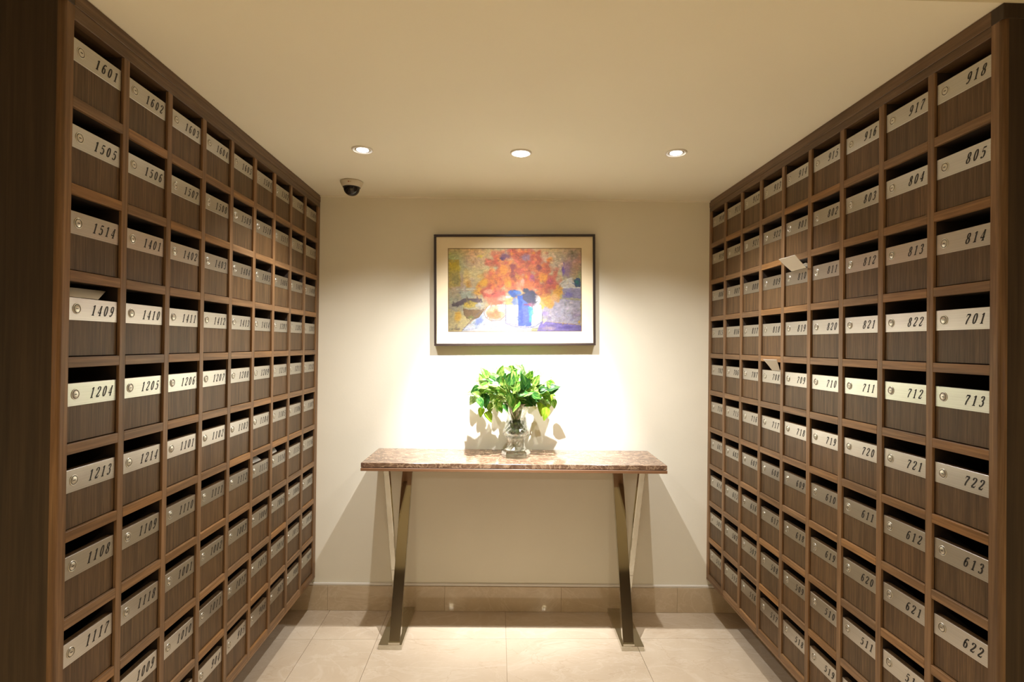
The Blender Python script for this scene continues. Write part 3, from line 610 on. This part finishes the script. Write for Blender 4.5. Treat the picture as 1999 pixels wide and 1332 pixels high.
# ------------------------------------------------------------------ pothos plant standing in the vase
plant = thing('pothos_plant', 'green and cream variegated pothos with drooping heart shaped leaves in the crystal vase', 'plant', (VX, VY, TZ + .115))
def leafmat(name, dark, light, amt):
    mt, nt, ns, ls, b = newmat(name)
    tc = ns.new('ShaderNodeTexCoord'); oi = ns.new('ShaderNodeObjectInfo')
    ad = ns.new('ShaderNodeVectorMath'); ad.operation = 'ADD'
    cb = ns.new('ShaderNodeCombineXYZ'); ml = ns.new('ShaderNodeMath'); ml.operation = 'MULTIPLY'; ml.inputs[1].default_value = 40; ls.new(oi.outputs['Random'], ml.inputs[0]); ls.new(ml.outputs[0], cb.inputs[0])
    ls.new(tc.outputs['Object'], ad.inputs[0]); ls.new(cb.outputs[0], ad.inputs[1])
    mp = ns.new('ShaderNodeMapping'); mp.inputs['Scale'].default_value = (2.2, 9.0, 4.0); mp.inputs['Rotation'].default_value = (0, 0, .35); ls.new(ad.outputs[0], mp.inputs[0])
    n = N(ns, 'ShaderNodeTexNoise', Scale=1.0, Detail=4.0, Distortion=.6); ls.new(mp.outputs[0], n.inputs['Vector'])
    r = ramp(ns, [(amt - .06, dark), (amt + .06, light)]); ls.new(n.outputs[0], r.inputs[0]); ls.new(r.outputs[0], b.inputs['Base Color'])
    b.inputs['Roughness'].default_value = .35
    ns2 = N(ns, 'ShaderNodeBsdfTranslucent'); ls.new(r.outputs[0], ns2.inputs[0])
    mx = ns.new('ShaderNodeMixShader'); mx.inputs[0].default_value = .3; ls.new(b.outputs[0], mx.inputs[1]); ls.new(ns2.outputs[0], mx.inputs[2]); ls.new(mx.outputs[0], ns['Material Output'].inputs['Surface'])
    return mt
LM = {'g': leafmat('leaf_green', (.035, .15, .028), (.16, .36, .06), .55), 'v': leafmat('leaf_variegated', (.12, .34, .035), (.48, .62, .16), .5),
      'w': leafmat('leaf_cream', (.26, .46, .16), (.66, .76, .44), .45), 'y': leafmat('leaf_lime', (.22, .38, .02), (.40, .50, .05), .5)}
def leaf_mesh(mt, fold, droop):
    bm = bmesh.new(); n = 8; rows_ = []
    for i in range(n + 1):
        t = i / n; x = t
        wd = .36 * (math.sin(PI * min(1, t ** .62)) ** .75) * (1.12 - .45 * t) if 0 < t < 1 else (.02 if t == 0 else 0)
        z = -droop * t * t
        r_ = []
        for s in (-1, -.5, 0, .5, 1):
            r_.append(bm.verts.new((x - (.07 if t < .2 else 0) * abs(s), s * wd, z + fold * abs(s) * wd + .012 * math.sin(t * 14) * abs(s))))
        rows_.append(r_)
    for a, b in zip(rows_, rows_[1:]):
        for k in range(4): f = bm.faces.new((a[k], a[k + 1], b[k + 1], b[k])); f.smooth = True
    r = bmesh.ops.solidify(bm, geom=bm.faces[:], thickness=.006)
    for f in bm.faces: f.smooth = True
    return mesh('leaf', bm, mt)
LME = {k: [leaf_mesh(mt, f, d) for f, d in ((.35, .15), (.2, .35), (.5, .05))] for k, mt in LM.items()}
# (x, height) of leaf base offset in the plant's plane, pointing angle, length, kind, depth, facing
leaves = [(430,255,120,110,'v'),(450,300,-40,120,'v'),(625,420,95,165,'v'),(660,330,70,120,'g'),(740,390,150,90,'g'),(845,380,105,150,'g'),(740,420,2,180,'v'),(770,485,-28,160,'g'),
 (510,425,170,170,'v'),(350,385,180,80,'y'),(420,440,-105,140,'g'),(500,500,-75,150,'w'),(545,540,-70,110,'v'),(600,560,-55,80,'g'),(1080,440,-100,220,'y'),(1070,590,-95,120,'y'),(410,650,-60,110,'y'),
 (365,600,-100,90,'y'),(1090,300,-38,120,'v'),(1140,440,-25,110,'w'),(950,260,35,110,'w'),(1060,300,20,110,'w'),(900,350,95,150,'w'),(670,140,-65,120,'v'),(680,200,150,90,'w'),(800,270,80,120,'w'),(590,270,110,110,'w'),
 (360,370,125,100,'w'),(310,430,185,110,'w'),(290,470,-120,110,'w'),(690,430,-90,130,'v'),(640,470,-105,110,'w'),(950,410,-5,130,'w'),(900,470,-25,100,'g'),(1000,410,20,90,'g'),(470,330,20,130,'g'),(520,390,-20,120,'v'),
 (560,330,60,120,'g'),(400,330,-10,120,'g'),(930,330,60,110,'v'),(860,440,-60,110,'w'),(800,350,40,110,'g'),(730,300,100,110,'v'),(480,250,70,110,'w'),(1010,340,70,90,'w'),(1150,500,-70,90,'v'),(330,480,-60,100,'g'),
 (720,500,-60,100,'w'),(580,470,-130,110,'v'),(700,260,60,90,'w'),(860,290,60,110,'v'),(1010,470,-120,100,'w'),(440,560,-80,100,'v'),(850,250,120,90,'w'),(760,460,-10,110,'v'),(600,400,-30,110,'v')]
rnd2 = random.Random(11)
for k in range(16):
    leaves.append((rnd2.uniform(560, 930), rnd2.uniform(340, 460), rnd2.uniform(-160, 160), rnd2.uniform(80, 120), rnd2.choice('vvwg')))
for k in range(80):
    a_ = rnd2.uniform(0, 2 * PI); q_ = rnd2.uniform(.25, 1) ** .6
    x_, y_ = 730 + 400 * q_ * math.cos(a_), 400 - 190 * q_ * math.sin(a_)
    if y_ > 520 and 560 < x_ < 900: continue
    leaves.append((x_, y_, math.degrees(a_) + rnd2.uniform(-50, 50), rnd2.uniform(75, 125), rnd2.choice('vvvwwwwg')))
base_pts = []
for idx, (x, y, ang, ln, kd) in enumerate(leaves):
    px = (880 + x / 5.792 - 1008.5) / 381.0; pz = (889 - (690 + y / 5.792)) / 381.0 - .115
    px -= .0118 * (pz + .115)
    d = rnd2.uniform(-.10, .03) if kd != 'w' else rnd2.uniform(-.03, .12)
    if kd == 'g' and idx % 2: d = rnd2.uniform(-.09, -.03)
    o = link('leaf', rnd2.choice(LME[kd]), plant)
    a = math.radians(ang); ux = Vector((math.cos(a), rnd2.uniform(-.35, .1), math.sin(a))).normalized()
    face = Vector((rnd2.uniform(-.4, .4), -1, rnd2.uniform(.25, .9)))
    nz_ = (face - ux * face.dot(ux)).normalized(); vy = nz_.cross(ux)
    s = ln / 5.792 / 381 * 1.22
    mw = Matrix((ux, vy, nz_)).transposed() * s
    m4 = mw.to_4x4(); m4.translation = Vector((px, d, pz)); o.matrix_local = m4
    base_pts.append(Vector((px, d, pz)))
m_stem = plain('stem_green', (.30, .40, .10), .5)
for i, bp in enumerate(base_pts):
    if i % 2 and i > 12: continue
    rim = Vector((max(-.045, min(.045, bp.x * .22)), max(-.04, min(.04, bp.y * .3)), .150))
    root_ = Vector((rim.x * .3, rim.y * .3, .05))
    pts = []
    for k in range(9):
        t = k / 8; c1 = rim + Vector((0, 0, .05)) if bp.z > .1 else rim + Vector((bp.x * .3, bp.y * .3, .07))
        if t < .35: pts.append(root_.lerp(rim, t / .35))
        else:
            q = (t - .35) / .65; pts.append(rim.lerp(c1, q).lerp(c1.lerp(bp, q), q))
    bm = bmesh.new(); tube(bm, pts, lambda t: .0022 - .0009 * t, 6); obj('stem', bm, m_stem, plant)
mt, nt, ns, ls, b = newmat('root_clump'); tc = ns.new('ShaderNodeTexCoord'); n = N(ns, 'ShaderNodeTexNoise', Scale=70.0, Detail=5.0); ls.new(tc.outputs['Object'], n.inputs['Vector'])
r = ramp(ns, [(.35, (.015, .018, .008)), (.55, (.05, .07, .02)), (.75, (.16, .24, .06))]); ls.new(n.outputs[0], r.inputs[0]); ls.new(r.outputs[0], b.inputs['Base Color'])
bm = bmesh.new()
lathe(bm, [(.022, .000), (.044, .003), (.049, .012), (.044, .026), (.040, .045), (.037, .062), (.030, .070), (.010, .074)], 24, rfun=lambda r, h, k: r * (1 + .07 * math.sin(k * 2.1 + h * 90)))
obj('root_clump', bm, mt, plant, label='dark green root clump inside the vase')
